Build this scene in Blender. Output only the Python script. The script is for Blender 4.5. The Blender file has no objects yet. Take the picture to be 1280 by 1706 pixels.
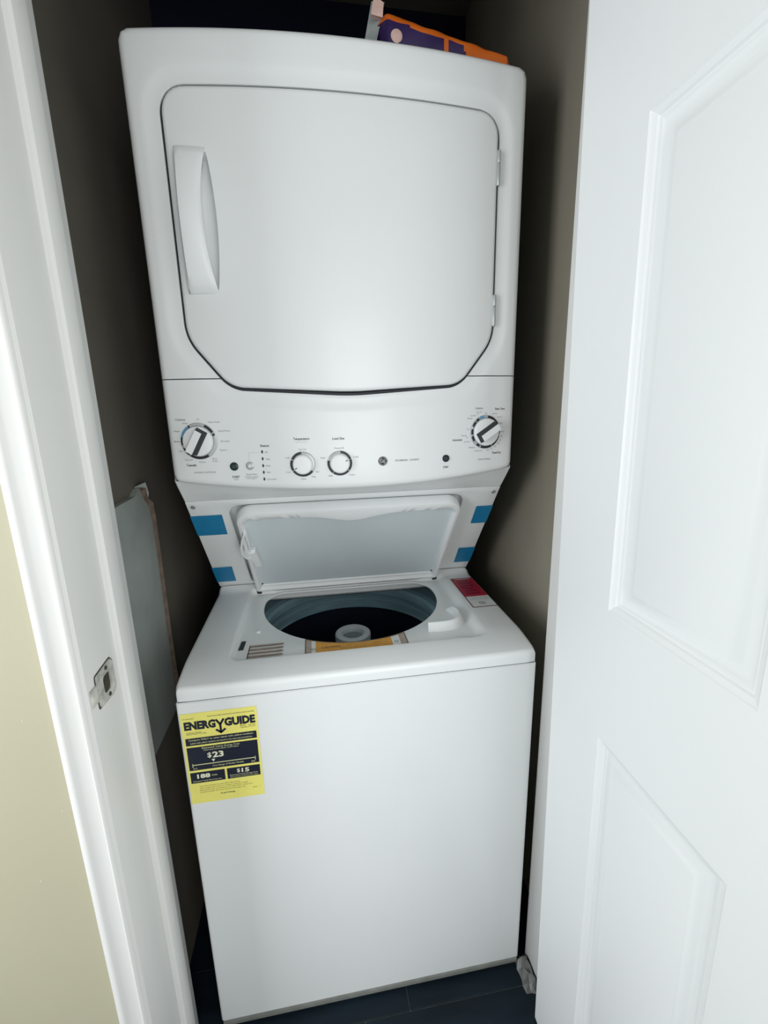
import bpy, bmesh, math, random
from mathutils import Vector, Matrix
random.seed(3)
C = bpy.context.scene.collection
SC = bpy.context.scene
PI = math.pi

# ------------------------------------------------------------------ camera
cam_d = bpy.data.cameras.new('camera')
cam = bpy.data.objects.new('camera', cam_d)
C.objects.link(cam)
yaw, pitch, roll = 0.1538, -0.2267, -0.0223
f = Vector((math.sin(yaw)*math.cos(pitch), math.cos(yaw)*math.cos(pitch), math.sin(pitch)))
r = Vector((math.cos(yaw), -math.sin(yaw), 0)); u = r.cross(f)
r2 = r*math.cos(roll) + u*math.sin(roll); u2 = u*math.cos(roll) - r*math.sin(roll)
M = Matrix((r2, u2, -f)).transposed().to_4x4()
M.translation = Vector((-0.0732, -0.7255, 1.2751))
cam.matrix_world = M
cam_d.sensor_fit = 'HORIZONTAL'; cam_d.sensor_width = 36.0
cam_d.lens = 36.0*731.5/1280.0
cam_d.clip_start = 0.02
SC.camera = cam

# ------------------------------------------------------------------ world and light
w = bpy.data.worlds.new('world'); SC.world = w; w.use_nodes = True
bg = w.node_tree.nodes['Background']
bg.inputs[0].default_value = (0.90, 0.97, 1.0, 1); bg.inputs[1].default_value = 0.55
def area(name, loc, target, sx, sy, power, col):
    d = bpy.data.lights.new(name, 'AREA'); d.shape = 'RECTANGLE'; d.size = sx; d.size_y = sy
    d.energy = power; d.color = col
    o = bpy.data.objects.new(name, d); C.objects.link(o); o.location = loc
    o.rotation_euler = (Vector(target)-Vector(loc)).to_track_quat('-Z', 'Y').to_euler()
    return o
area('hall_light', (0.34, -1.90, 1.20), (0.0, 0.0, 1.20), 0.8, 1.2, 16.2, (1.0, 0.99, 0.975))  # soft light assumed to come from the hall behind the camera
area('side_fill_light', (-1.35, -0.85, 1.20), (0.32, -0.60, 1.15), 0.7, 1.2, 20.0, (0.96, 0.985, 1.0))  # added fill from the left to brighten the open door, no real window
vs = SC.view_settings
vs.view_transform = 'Standard'; vs.look = 'None'; vs.gamma = 1.0; vs.use_curve_mapping = False
vs.exposure = 0.0

# ------------------------------------------------------------------ materials
def mat(name, col, rough=0.5, metal=0.0, var=0.0, vscale=8.0, bump=0.0, bscale=60.0, coat=0.0, spec=0.5, stretch=(1, 1, 1)):
    m = bpy.data.materials.new(name); m.use_nodes = True
    nt = m.node_tree; b = nt.nodes['Principled BSDF']
    b.inputs['Base Color'].default_value = (*col, 1); b.inputs['Roughness'].default_value = rough
    b.inputs['Metallic'].default_value = metal; b.inputs['Coat Weight'].default_value = coat
    b.inputs['Coat Roughness'].default_value = 0.12
    b.inputs['Specular IOR Level'].default_value = spec
    if var or bump:
        tc = nt.nodes.new('ShaderNodeTexCoord'); mp = nt.nodes.new('ShaderNodeMapping')
        mp.inputs['Scale'].default_value = stretch
        nt.links.new(tc.outputs['Object'], mp.inputs['Vector'])
    if var:
        n = nt.nodes.new('ShaderNodeTexNoise'); n.inputs['Scale'].default_value = vscale; n.inputs['Detail'].default_value = 5
        nt.links.new(mp.outputs[0], n.inputs['Vector'])
        cr = nt.nodes.new('ShaderNodeValToRGB')
        cr.color_ramp.elements[0].position = 0.3; cr.color_ramp.elements[1].position = 0.72
        cr.color_ramp.elements[0].color = (*[c*(1-var) for c in col], 1)
        cr.color_ramp.elements[1].color = (*[min(1, c*(1+var)) for c in col], 1)
        nt.links.new(n.outputs['Fac'], cr.inputs['Fac']); nt.links.new(cr.outputs['Color'], b.inputs['Base Color'])
    if bump:
        n2 = nt.nodes.new('ShaderNodeTexNoise'); n2.inputs['Scale'].default_value = bscale; n2.inputs['Detail'].default_value = 3
        nt.links.new(mp.outputs[0], n2.inputs['Vector'])
        bp = nt.nodes.new('ShaderNodeBump'); bp.inputs['Strength'].default_value = bump; bp.inputs['Distance'].default_value = 0.002
        nt.links.new(n2.outputs['Fac'], bp.inputs['Height']); nt.links.new(bp.outputs['Normal'], b.inputs['Normal'])
    return m
ENAMEL = mat('white_enamel', (0.80, 0.825, 0.825), 0.36, var=0.012, vscale=5, coat=0.12)
PLASTIC = mat('white_plastic', (0.82, 0.84, 0.845), 0.42, var=0.01, vscale=9)
LIDIN = mat('lid_liner', (0.64, 0.715, 0.745), 0.5, var=0.03, vscale=6)
PAINT = mat('white_gloss_paint', (0.80, 0.805, 0.785), 0.42, var=0.02, vscale=6, bump=0.25, bscale=45, stretch=(1, 1, 0.12))
DOORPAINT = mat('white_door_paint', (0.84, 0.86, 0.86), 0.45, var=0.012, vscale=4, bump=0.06, bscale=90, stretch=(1, 1, 0.1))
HALLWALL = mat('pale_yellow_wall_paint', (0.45, 0.425, 0.305), 0.7, var=0.035, vscale=3, bump=0.12, bscale=120)
TAUPE_SHADE = mat('shaded_taupe_paint', (0.150, 0.138, 0.112), 0.7, var=0.12, vscale=4, bump=0.12, bscale=80)  # closet taupe darkened to carry the shade of the left gap
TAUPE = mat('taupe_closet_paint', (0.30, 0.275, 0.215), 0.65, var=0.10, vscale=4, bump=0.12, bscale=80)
SIDES = mat('gap_shade_cabinet_sheet', (0.022, 0.028, 0.04), 0.5, var=0.05)  # white cabinet sides darkened, the gap's shade is put into their colour
NAVY = mat('shaded_closet_back_paint', (0.005, 0.007, 0.030), 0.8, var=0.1, vscale=3)  # deep bluish shade of the back wall put into its colour
BOARD = mat('unpainted_grey_board', (0.33, 0.36, 0.34), 0.6, var=0.14, vscale=9, bump=0.1)
TORN = mat('torn_brown_paper', (0.16, 0.12, 0.09), 0.8, var=0.3, vscale=60)
PLANK = mat('dark_floor_plank', (0.006, 0.013, 0.020), 0.55, var=0.45, vscale=22, bump=0.15, bscale=70, stretch=(0.18, 1, 1), spec=0.2)
GROUT = mat('grey_grout', (0.10, 0.115, 0.12), 0.8, var=0.2, vscale=60)
DARK = mat('dark_gap', (0.012, 0.016, 0.022), 0.6, var=0.1)
BLACK = mat('black_print', (0.012, 0.013, 0.018), 0.5, var=0.05)
NAVYP = mat('navy_black_print', (0.010, 0.014, 0.030), 0.45, var=0.05)
GREYP = mat('grey_print', (0.20, 0.21, 0.22), 0.5, var=0.05)
LGREYP = mat('light_grey_print', (0.52, 0.54, 0.55), 0.5, var=0.05)
BLUEP = mat('blue_print', (0.10, 0.30, 0.52), 0.5, var=0.05)
CHROME = mat('brushed_silver', (0.62, 0.64, 0.65), 0.25, 0.9, var=0.05, vscale=40)
RINGG = mat('silver_dial_ring', (0.50, 0.53, 0.53), 0.35, 0.3, var=0.05, vscale=40)
STEEL = mat('steel_tub', (0.30, 0.48, 0.54), 0.38, 0.15, var=0.12, vscale=12, stretch=(1, 1, 5))
TUBPL = mat('grey_tub_plastic', (0.10, 0.15, 0.18), 0.5, var=0.08, vscale=20)
AGIT = mat('tub_shade_plastic', (0.012, 0.017, 0.032), 0.45, var=0.1)  # agitator and basket floor with the tub's deep shade in the colour
AGITW = mat('agitator_pale_cap', (0.62, 0.66, 0.67), 0.45, var=0.03)
AGITC = mat('agitator_cap_core', (0.20, 0.25, 0.27), 0.5, var=0.05)
TAPE = mat('blue_tape', (0.012, 0.20, 0.40), 0.45, var=0.06, vscale=30)
YELLOW = mat('yellow_label_paper', (0.86, 0.80, 0.20), 0.55, var=0.04, vscale=20)
RED = mat('red_label', (0.42, 0.02, 0.045), 0.4, var=0.15, vscale=60)
DRED = mat('dark_red_print', (0.20, 0.010, 0.03), 0.4, var=0.1)
ORANGEL = mat('orange_label', (0.66, 0.32, 0.035), 0.45, var=0.12, vscale=50)
BROWNP = mat('brown_print', (0.17, 0.10, 0.06), 0.5, var=0.1)
TANP = mat('tan_print', (0.42, 0.36, 0.31), 0.5, var=0.18, vscale=80)
WHITEP = mat('white_label', (0.72, 0.75, 0.74), 0.5, var=0.04, vscale=40)
LIME = mat('pale_yellow_print', (0.75, 0.76, 0.42), 0.5, var=0.04)
BASEM = mat('grey_base_frame', (0.22, 0.23, 0.21), 0.5, var=0.15, vscale=30)
STRIKE = mat('worn_steel_plate', (0.66, 0.66, 0.60), 0.38, 0.45, var=0.35, vscale=60)
DKBROWN = mat('dark_brown_mark', (0.05, 0.045, 0.03), 0.8, var=0.3, vscale=80)
POR = mat('orange_film', (0.62, 0.13, 0.012), 0.33, var=0.08, vscale=20, bump=0.4, bscale=30)
PPU = mat('purple_film', (0.035, 0.02, 0.085), 0.25, var=0.1, vscale=20, bump=0.4, bscale=30)
PSI = mat('clear_grey_film', (0.42, 0.46, 0.45), 0.22, var=0.2, vscale=40, bump=0.5, bscale=50)
PPK = mat('pale_pink_print', (0.70, 0.48, 0.42), 0.4, var=0.15, vscale=50)
SCRAP = mat('grey_plastic_scrap', (0.15, 0.155, 0.15), 0.4, var=0.25, vscale=60, bump=0.4)

# ------------------------------------------------------------------ mesh helpers
WPOS = {}
def link(o, parent, wpos):
    C.objects.link(o)
    WPOS[o.name] = Vector(wpos)
    if parent is not None:
        o.parent = parent; o.location = Vector(wpos) - WPOS[parent.name]
    else:
        o.location = wpos
    return o
def empty(name, loc):
    o = bpy.data.objects.new(name, None); o.empty_display_size = 0.05
    return link(o, None, loc)
def tag(o, label=None, cat=None, group=None, kind=None):
    if label: o['label'] = label
    if cat: o['category'] = cat
    if group: o['group'] = group
    if kind: o['kind'] = kind
    return o
class MB:
    def __init__(s): s.v = []; s.f = []; s.m = []
    def add(s, verts, faces, mi=0):
        k = len(s.v); s.v += [tuple(p) for p in verts]
        for fc in faces: s.f.append([i+k for i in fc]); s.m.append(mi)
        return s
    def loft(s, loops, closed=True, cap0=False, cap1=False, mi=0):
        n = len(loops[0]); vs_ = [p for L in loops for p in L]; fs = []
        for a in range(len(loops)-1):
            for i in range(n if closed else n-1):
                j = (i+1) % n
                fs.append([a*n+i, a*n+j, (a+1)*n+j, (a+1)*n+i])
        if cap0: fs.append(list(range(n))[::-1])
        if cap1: fs.append([(len(loops)-1)*n+i for i in range(n)])
        return s.add(vs_, fs, mi)
    def box(s, x0, x1, y0, y1, z0, z1, mi=0, bev=0.0, seg=2):
        b = bmesh.new(); bmesh.ops.create_cube(b, size=1)
        for v in b.verts:
            v.co = Vector((x0+(v.co.x+.5)*(x1-x0), y0+(v.co.y+.5)*(y1-y0), z0+(v.co.z+.5)*(z1-z0)))
        if bev: bmesh.ops.bevel(b, geom=list(b.edges), offset=bev, segments=seg, affect='EDGES', profile=0.5)
        b.verts.index_update()
        s.add([v.co.copy() for v in b.verts], [[v.index for v in fc.verts] for fc in b.faces], mi); b.free()
        return s
    def lathe(s, prof, centre=(0, 0, 0), n=48, frame=None, mi=0, cap0=False, cap1=False):
        # prof: (radius, height) pairs; frame = (xaxis, yaxis, zaxis)
        X, Y, Z = frame or (Vector((1, 0, 0)), Vector((0, 1, 0)), Vector((0, 0, 1))); c = Vector(centre)
        loops = [[c + X*(rr*math.cos(2*PI*i/n)) + Y*(rr*math.sin(2*PI*i/n)) + Z*hh for i in range(n)] for rr, hh in prof]
        return s.loft(loops, True, cap0, cap1, mi)
    def bm_in(s, b, mi=None):
        b.verts.index_update()
        k = len(s.v); s.v += [tuple(v.co) for v in b.verts]
        for fc in b.faces: s.f.append([v.index+k for v in fc.verts]); s.m.append(fc.material_index if mi is None else mi)
        return s
    def build(s, name, mats, parent=None, smooth=35, fix=True):
        xs = [p[0] for p in s.v]; ys = [p[1] for p in s.v]; zs = [p[2] for p in s.v]
        c = Vector(((min(xs)+max(xs))/2, (min(ys)+max(ys))/2, min(zs)))
        me = bpy.data.meshes.new(name)
        me.from_pydata([Vector(p)-c for p in s.v], [], s.f)
        if not isinstance(mats, (list, tuple)): mats = [mats]
        for m_ in mats: me.materials.append(m_)
        me.polygons.foreach_set('material_index', s.m)
        if fix:
            b = bmesh.new(); b.from_mesh(me); bmesh.ops.remove_doubles(b, verts=b.verts, dist=1e-6)
            bmesh.ops.recalc_face_normals(b, faces=b.faces); b.to_mesh(me); b.free()
        if smooth:
            me.polygons.foreach_set('use_smooth', [True]*len(me.polygons))
            me.set_sharp_from_angle(angle=math.radians(smooth))
        me.update()
        return link(bpy.data.objects.new(name, me), parent, c)
def round_poly(pts, rads, d=0.0, seg=8):
    """counter-clockwise polygon, edges pushed out by d, corners rounded"""
    n = len(pts); out = []; P = [Vector(p) for p in pts]; off = []
    for i in range(n):
        a, b, c = P[i-1], P[i], P[(i+1) % n]
        e0 = (b-a).normalized(); e1 = (c-b).normalized()
        n0 = Vector((e0.y, -e0.x)); n1 = Vector((e1.y, -e1.x))
        k = (n0+n1); k = k/(k.dot(k))*2
        off.append(b + k*d)
    for i in range(n):
        a, b, c = off[i-1], off[i], off[(i+1) % n]
        rr = max(rads[i]+d, 0.0005)
        e0 = (a-b).normalized(); e1 = (c-b).normalized()
        ang = e0.angle(e1); t = rr/math.tan(ang/2)
        t = min(t, 0.49*(a-b).length, 0.49*(c-b).length); rr = t*math.tan(ang/2)
        cen = b + (e0+e1).normalized()*(rr/math.sin(ang/2))
        s0 = b+e0*t-cen; s1 = b+e1*t-cen
        a0 = math.atan2(s0.y, s0.x); a1 = math.atan2(s1.y, s1.x)
        da = (a1-a0+PI) % (2*PI) - PI
        for k in range(seg+1):
            aa = a0+da*k/seg; out.append(cen+Vector((math.cos(aa), math.sin(aa)))*rr)
    return out
def polar(poly, cen, angs):
    """sample a star-shaped polygon along the angles"""
    res = []; c = Vector(cen); n = len(poly)
    for a in angs:
        d = Vector((math.cos(a), math.sin(a))); best = None
        for i in range(n):
            p, q = poly[i]-c, poly[(i+1) % n]-c; e = q-p
            den = d.x*e.y-d.y*e.x
            if abs(den) < 1e-12: continue
            t = (p.x*e.y-p.y*e.x)/den; s = (p.x*d.y-p.y*d.x)/den
            if t > 0 and -1e-6 <= s <= 1+1e-6 and (best is None or t > best): best = t
        res.append(c+d*best)
    return res
def angles(cen, pts, n):
    A = [2*PI*i/n for i in range(n)] + [math.atan2(p[1]-cen[1], p[0]-cen[0]) % (2*PI) for p in pts]
    A.sort(); out = []
    for a in A:
        if not out or a-out[-1] > 1e-3: out.append(a)
    return out
def lerp2(A, B, t): return [a*(1-t)+b*t for a, b in zip(A, B)]
_txt = {}
def text_polys(body, weight=0.0):
    key = (body, weight)
    if key not in _txt:
        cu = bpy.data.curves.new('t', 'FONT'); cu.body = body; cu.size = 1.0; cu.offset = weight
        cu.align_x = 'CENTER'; cu.align_y = 'CENTER'; cu.resolution_u = 2; cu.fill_mode = 'FRONT'
        o = bpy.data.objects.new('t', cu); me = o.to_mesh()
        _txt[key] = ([v.co.copy() for v in me.vertices], [list(p.vertices) for p in me.polygons])
        o.to_mesh_clear(); bpy.data.objects.remove(o); bpy.data.curves.remove(cu)
    return _txt[key]
def put_text(mb, body, cx, cy, height, fn, mi=0, weight=0.0, width=None, rot=0.0):
    """height = cap height; fn maps plane (u,v) to 3-D"""
    V, F = text_polys(body, weight)
    if not V: return
    x0 = min(v.x for v in V); x1 = max(v.x for v in V); y0 = min(v.y for v in V); y1 = max(v.y for v in V)
    sy = height/0.70; sx = sy if width is None else width/(x1-x0)
    mx = (x0+x1)/2; my = (y0+y1)/2; cr, sr = math.cos(rot), math.sin(rot)
    pts = []
    for v in V:
        a, b = (v.x-mx)*sx, (v.y-my)*sy
        pts.append(fn(cx+a*cr-b*sr, cy+a*sr+b*cr))
    mb.add(pts, F, mi)
def quad(mb, u0, u1, v0, v1, fn, mi=0, n=1):
    for k in range(n):
        a = u0+(u1-u0)*k/n; b = u0+(u1-u0)*(k+1)/n
        mb.add([fn(a, v0), fn(b, v0), fn(b, v1), fn(a, v1)], [[0, 1, 2, 3]], mi)

FL = -0.02            # floor level
H = 0.3395            # half width of the machine

# ================================================================== setting
# floor: grout bed + planks
fl = MB().box(-1.5, 1.5, -1.9, 0.86, FL-0.06, FL-0.0035).build('floor', GROUT, smooth=0); tag(fl, kind='structure')
PW, PL = 0.152, 0.95
pm = None
rows = [(-0.0405 - PW*k, k) for k in range(12)] + [(-0.0405 + PW*(k+1), -k-1) for k in range(6)]
for yb, k in rows:                                   # each row spans yb-PW .. yb
    xs0 = (0.067 if k % 2 else -0.033)
    for j in (-2, -1, 0, 1):
        x0 = xs0 + PL*j
        if x0 > 1.5 or x0+PL < -1.5 or yb > 0.86: continue
        if pm is None:
            o = MB().box(x0+.0012, x0+PL-.0012, yb-PW+.0012, yb-.0012, FL-0.0034, FL, bev=0.0008, seg=1).build('plank', PLANK, fl, smooth=0); pm = o
        else:
            o = pm.copy(); link(o, fl, (x0+PL/2, yb-PW/2, FL-0.0034+random.uniform(-.0003, .0001)))
# closet walls
XL, XR, YB, ZC = -0.44, 0.44, 0.80, 2.40
wl = MB().box(XL-0.08, XL, 0.012, YB+0.08, FL, ZC).build('wall_left', TAUPE_SHADE, smooth=0); tag(wl, kind='structure')
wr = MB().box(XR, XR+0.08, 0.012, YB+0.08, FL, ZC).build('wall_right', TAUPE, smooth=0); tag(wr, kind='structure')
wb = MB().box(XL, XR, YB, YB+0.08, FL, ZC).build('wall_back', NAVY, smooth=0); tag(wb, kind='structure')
ce = MB().box(-1.5, 1.5, -1.9, YB+0.08, ZC, ZC+0.06).build('ceiling', TAUPE_SHADE, smooth=0); tag(ce, kind='structure')
# unpainted board on the closet's left wall, torn at its upper end
bd = MB()
prof = [(0.02, 1.112), (0.12, 1.118), (0.196, 1.120), (0.222, 1.132), (0.236, 1.124), (0.246, 1.104), (0.258, 1.098), (0.266, 1.088), (0.268, 1.06), (0.270, 0.95), (0.264, 0.80), (0.262, 0.60), (0.02, 0.60)]
bd.loft([[(XL+d, y, z) for y, z in prof] for d in (0.0, 0.012)], True, True, True)
bo = bd.build('board', BOARD, wl, smooth=0); bo['label'] = 'unpainted grey board'
tr = MB()
edge = [(0.230, 1.130), (0.244, 1.108), (0.262, 1.094), (0.270, 1.06), (0.2715, 0.95), (0.266, 0.80), (0.264, 0.60)]
L0 = [(XL+0.0005, y+0.002, z+0.004) for y, z in edge]; L1 = [(XL+0.016+random.uniform(0, .004), y+0.004, z) for y, z in edge]; L2 = [(XL+0.0122, y-0.005-random.uniform(0, .003), z-0.004) for y, z in edge]
tr.loft([L0, L1, L2], False); tr.build('torn_edge', TORN, bo, smooth=0)
fk = MB(); fk.add([(XL+.001, .226, 1.135), (XL+.02, .236, 1.142), (XL+.018, .252, 1.118), (XL+.003, .262, 1.100), (XL+.012, .256, 1.095), (XL+.001, .246, 1.108)], [[0, 1, 2], [0, 2, 5], [2, 3, 4], [2, 4, 5]])
fk.build('paint_flake', BOARD, bo, smooth=0)

# front wall with the opening (hall side is pale yellow)
JL, JR, JT = -0.388, 0.364, 2.00
YW = -0.150                                          # hall face of the wall
wf = MB()
wf.box(-1.5, JL-0.019, YW, 0.012, FL, ZC); wf.box(JR+0.019, 1.5, YW, 0.012, FL, ZC); wf.box(JL-0.019, JR+0.019, YW, 0.012, JT+0.019, ZC)
wfo = wf.build('wall_front', HALLWALL, smooth=0); tag(wfo, kind='structure')
sp = MB()
for (sx, sz) in ((-0.475, 0.885), (-0.452, 0.735), (-0.50, 0.62)):
    sp.lathe([(0.0008, -0.0), (0.0007, 0.0006), (0.0001, 0.001)], (sx, YW, sz), 8, (Vector((1, 0, 0)), Vector((0, 0, 1)), Vector((0, -1, 0))), cap1=True)
sp.build('paint_speck', WHITEP, wfo)

# left jamb
def jamb_board(x_face, sgn, y0, y1, ztop):
    m_ = MB(); x1 = x_face - sgn*0.018
    m_.box(min(x_face, x1), max(x_face, x1), y0, y1, FL, ztop, bev=0.0015, seg=2); return m_
j1 = jamb_board(JL, 1, -0.156, 0.0085, JT).build('trim_1', PAINT); tag(j1, kind='structure')
ds = MB()
prof = [(JL, -0.066), (JL+0.006, -0.0665), (JL+0.0095, -0.064), (JL+0.011, -0.058), (JL+0.011, -0.034), (JL+0.0095, -0.029), (JL+0.005, -0.027), (JL, -0.0265)]
ds.loft([[(x, y, z) for x, y in prof] for z in (FL+.001, JT-.001)], True, True, True); ds.build('door_stop', PAINT, j1)
# casing profile, inner edge first: (distance from the inner edge, thickness)
CP = [(0.0, 0.0), (0.0, 0.009), (0.0015, 0.0115), (0.0045, 0.0125), (0.006, 0.0112), (0.0085, 0.0116), (0.0235, 0.0150), (0.0255, 0.0178), (0.0285, 0.0192), (0.0335, 0.0192), (0.0365, 0.0165), (0.0375, 0.0)]
def casing(x_in, sgn):
    m_ = MB(); m_.loft([[(x_in+sgn*d, YW-t, z) for d, t in CP] for z in (FL+.001, JT+0.045)], True, True, True); return m_
casing(JL-0.0045, -1).build('casing', PAINT, j1, smooth=50)
# strike plate on the left jamb
spo = round_poly([(-0.134, 0.880), (-0.090, 0.876), (-0.083, 0.886), (-0.083, 0.922), (-0.090, 0.931), (-0.134, 0.928)], [0.004, 0.004, 0.004, 0.004, 0.004, 0.004])
spi = round_poly([(-0.118, 0.890), (-0.097, 0.890), (-0.097, 0.917), (-0.118, 0.917)], [0.006]*4)
ca = angles((-0.110, 0.905), [(-0.134, 0.880), (-0.090, 0.876), (-0.134, 0.928), (-0.090, 0.931), (-0.124, 0.889), (-0.098, 0.889), (-0.098, 0.921), (-0.124, 0.921)], 48)
po = polar(spo, (-0.110, 0.905), ca); pi_ = polar(spi, (-0.110, 0.905), ca)
m_ = MB(); m_.loft([[(JL+0.0002, a.x, a.y) for a in po], [(JL+0.0020, a.x, a.y) for a in po], [(JL+0.0022, a.x, a.y) for a in lerp2(po, pi_, .1)], [(JL+0.0022, a.x, a.y) for a in pi_], [(JL+0.0004, a.x, a.y) for a in pi_]])
lip = [[(JL+0.0022, -0.136, z), (JL+0.0018, -0.146, z), (JL+0.0014, -0.1515, z), (JL+0.0006, -0.1525, z), (JL+0.0004, -0.1515, z), (JL+0.0005, -0.145, z), (JL+0.0005, -0.134, z)] for z in (0.892, 0.895, 0.914, 0.917)]
m_.loft(lip, True, True, True)
skp = m_.build('strike_plate', STRIKE, j1); skp['label'] = 'worn steel strike plate'
MB().loft([[(JL+0.0006, a.x, a.y) for a in pi_], [(JL+0.0005, a.x, a.y) for a in lerp2(pi_, [Vector((-0.110, 0.905))]*len(pi_), .98)]]).build('latch_hole', DKBROWN, skp)  # flat dark brown sheet drawn for the open hole
for z in (0.8835, 0.9255):
    MB().lathe([(0.0032, 0.0018), (0.003, 0.003), (0.001, 0.0034)], (JL+.0002, -0.106, z), 14, (Vector((0, 1, 0)), Vector((0, 0, 1)), Vector((1, 0, 0))), cap1=True).build('screw', DKBROWN, skp)
gr = MB()
ring_o = [(JL+0.0003, -0.110+(a.x+.110)*1.10, 0.905+(a.y-.905)*1.08) for a in po]; ring_i = [(JL+0.0005, a.x, a.y) for a in po]
gr.loft([ring_o, ring_i]); gr.build('grime_line', DKBROWN, skp)

# right jamb, header, right casing
j2 = jamb_board(JR, -1, -0.156, 0.0155, JT).build('trim_2', PAINT); tag(j2, kind='structure')
casing(JR+0.0045, 1).build('casing', PAINT, j2, smooth=50)
j3 = MB().box(JL+.0005, JR-.0005, -0.156, 0.0085, JT-0.0, JT+0.018, bev=0.0015).build('trim_3', PAINT); tag(j3, kind='structure')
hd = MB(); hd.loft([[(x, YW-t, JT+0.0045+d) for d, t in CP] for x in (JL-0.042, JR+0.042)], True, True, True); hd.build('casing', PAINT, j3, smooth=50)

# open door at the right: leaf plane along -Y, slightly out of plumb
DX0, DLEAN, DYAW, DY0 = 0.3300, -0.0182, -0.0145, -0.100
DW, DT = 0.735, 0.035
dz = lambda z: 1.275+(z-1.275)*0.94
def dp(s, z, d=0.0):                                  # d: depth behind the visible face
    return Vector((DX0+DLEAN*z*1.0+DYAW*s+d, DY0-s, z))
s1, s2 = 0.1277, 0.338
s3, s4 = 0.408, 0.622
zb, zt_ = FL+0.008, 1.965
zu0, zu1, zl0, zl1 = dz(0.9869), dz(1.5949)+0.004, 0.16, dz(0.7748)
door = empty('door_1', dp(0, FL)); tag(door, kind='structure')
leaf = MB()
scuts = [0, s1, s2, s3, s4, DW]; zcuts = [zb, zl0, zl1, zu0, zu1, zt_]
def is_panel(i, j): return i in (1, 3) and j in (1, 3)
for i in range(5):
    for j in range(5):
        if is_panel(i, j): continue
        n = 6 if scuts[i+1]-scuts[i] > .1 else 2
        a, b, c, d = scuts[i], scuts[i+1], zcuts[j], zcuts[j+1]
        leaf.add([dp(a, c), dp(b, c), dp(b, d), dp(a, d)], [[0, 1, 2, 3]])
        leaf.add([dp(a, c, DT), dp(b, c, DT), dp(b, d, DT), dp(a, d, DT)], [[3, 2, 1, 0]])
for (A, B) in (((0, zb), (0, zt_)), ((DW, zb), (DW, zt_)), ((0, zb), (DW, zb)), ((0, zt_), (DW, zt_))):
    leaf.add([dp(*A), dp(*B), dp(*B, DT), dp(*A, DT)], [[0, 1, 2, 3]])
leaf.build('leaf', DOORPAINT, door, smooth=0)
PP = [(0.0, 0.0), (0.0015, 0.0015), (0.003, 0.0022), (0.0075, 0.0040), (0.0095, 0.0062), (0.011, 0.0064), (0.0125, 0.0072), (0.016, 0.0092), (0.021, 0.0098), (0.027, 0.0092), (0.036, 0.0045), (0.040, 0.0038)]
for a, b in ((s1, s2), (s3, s4)):
    for c, d in ((zl0, zl1), (zu0, zu1)):
        pn = MB()
        for side in (0, DT):
            loops = []
            for ins, dep in PP:
                dd = dep if side == 0 else DT-dep
                loops.append([dp(a+ins, c+ins, dd), dp(b-ins, c+ins, dd), dp(b-ins, d-ins, dd), dp(a+ins, d-ins, dd)])
            pn.loft(loops, True, False, True)
        pn.build('panel', DOORPAINT, door, smooth=25)
for z in (0.25, 1.05, 1.80):
    hg = MB(); b = dp(-0.004, z, DT*0.5)
    hg.lathe([(0.0055, 0), (0.0055, 0.089)], tuple(dp(-0.007, z, DT+0.004)), 16, cap0=True, cap1=True)
    q = [dp(0.0005, z, DT*.2), dp(0.0005, z, DT), dp(0.0005, z+.089, DT), dp(0.0005, z+.089, DT*.2)]
    hg.loft([q, [p+Vector((0, .0035, 0)) for p in q]], True, True, True)
    hg.build('hinge', CHROME, door)

# ================================================================== the laundry centre
LC = empty('laundry_center', (0, 0.37, FL))
tag(LC, 'white stacked washer and dryer unit with open washer lid standing in the closet', 'washer dryer')

# ---- washer cabinet
wc = MB()
cp = round_poly([(-H, 0.0), (H, 0.0), (H, 0.74), (-H, 0.74)], [0.006, 0.006, 0.004, 0.004], seg=4)
cp2 = round_poly([(-H, 0.0), (H, 0.0), (H, 0.74), (-H, 0.74)], [0.006, 0.006, 0.004, 0.004], d=-0.0025, seg=4)
wc.loft([[(p.x, p.y, 0.0) for p in cp2], [(p.x, p.y, 0.0025) for p in cp], [(p.x, p.y, 0.7795) for p in cp], [(p.x, p.y, 0.7815) for p in cp2]], True, True, False)
wcab = wc.build('washer_cabinet', ENAMEL, LC)
bf = MB().box(-H+0.004, H-0.004, -0.0015, 0.735, -0.0125, 0.0005, bev=0.001).build('base_frame', BASEM, LC)
for sx in (-1, 1):
    for y in (0.05, 0.69):
        MB().lathe([(0.016, -0.0195), (0.018, -0.0185), (0.018, -0.016), (0.008, -0.015), (0.008, -0.012)], (sx*0.30, y, 0), 20, cap0=True, cap1=True).build('foot', DARK, LC)

# ---- washer top (deck) with lid well and tub opening
def zdeck(x, y):
    if y < 0.085:
        t = (0.085-y)/0.085; z = 0.8195-0.0125*t**1.5
    else:
        z = 0.8195+0.0025*(y-0.085)/0.3
    if y > 0.388:
        t = min(1, (y-0.388)/0.03); z += 0.012*(t*t*(3-2*t))
    return z
ZW = 0.8095
CEN = (0.0, 0.262)
def open_poly(d):
    pts = []
    R0 = 0.2165+d; cy = 0.3215; yb = 0.397+d
    a0 = math.asin((yb-cy)/R0)
    for k in range(73):
        a = PI-a0 + (PI+2*a0)*k/72
        pts.append(Vector((R0*math.cos(a), cy+R0*math.sin(a))))
    # round the two back corners
    out = []
    for p in pts:
        x, y = p
        lim = 0.352
        if y > lim:
            t = (y-lim)/(yb-lim); x = math.copysign(abs(x)-0.022*t*t, x)
        out.append(Vector((x, y)))
    return out
WELL = [(-0.257, 0.061), (0.262, 0.061), (0.268, 0.4005), (-0.262, 0.4005)]
WR = [0.022, 0.022, 0.012, 0.012]
OUT = [(-H, 0.0), (H, 0.0), (H, 0.4176), (-H, 0.4176)]
al = angles(CEN, OUT+WELL, 200)
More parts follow.
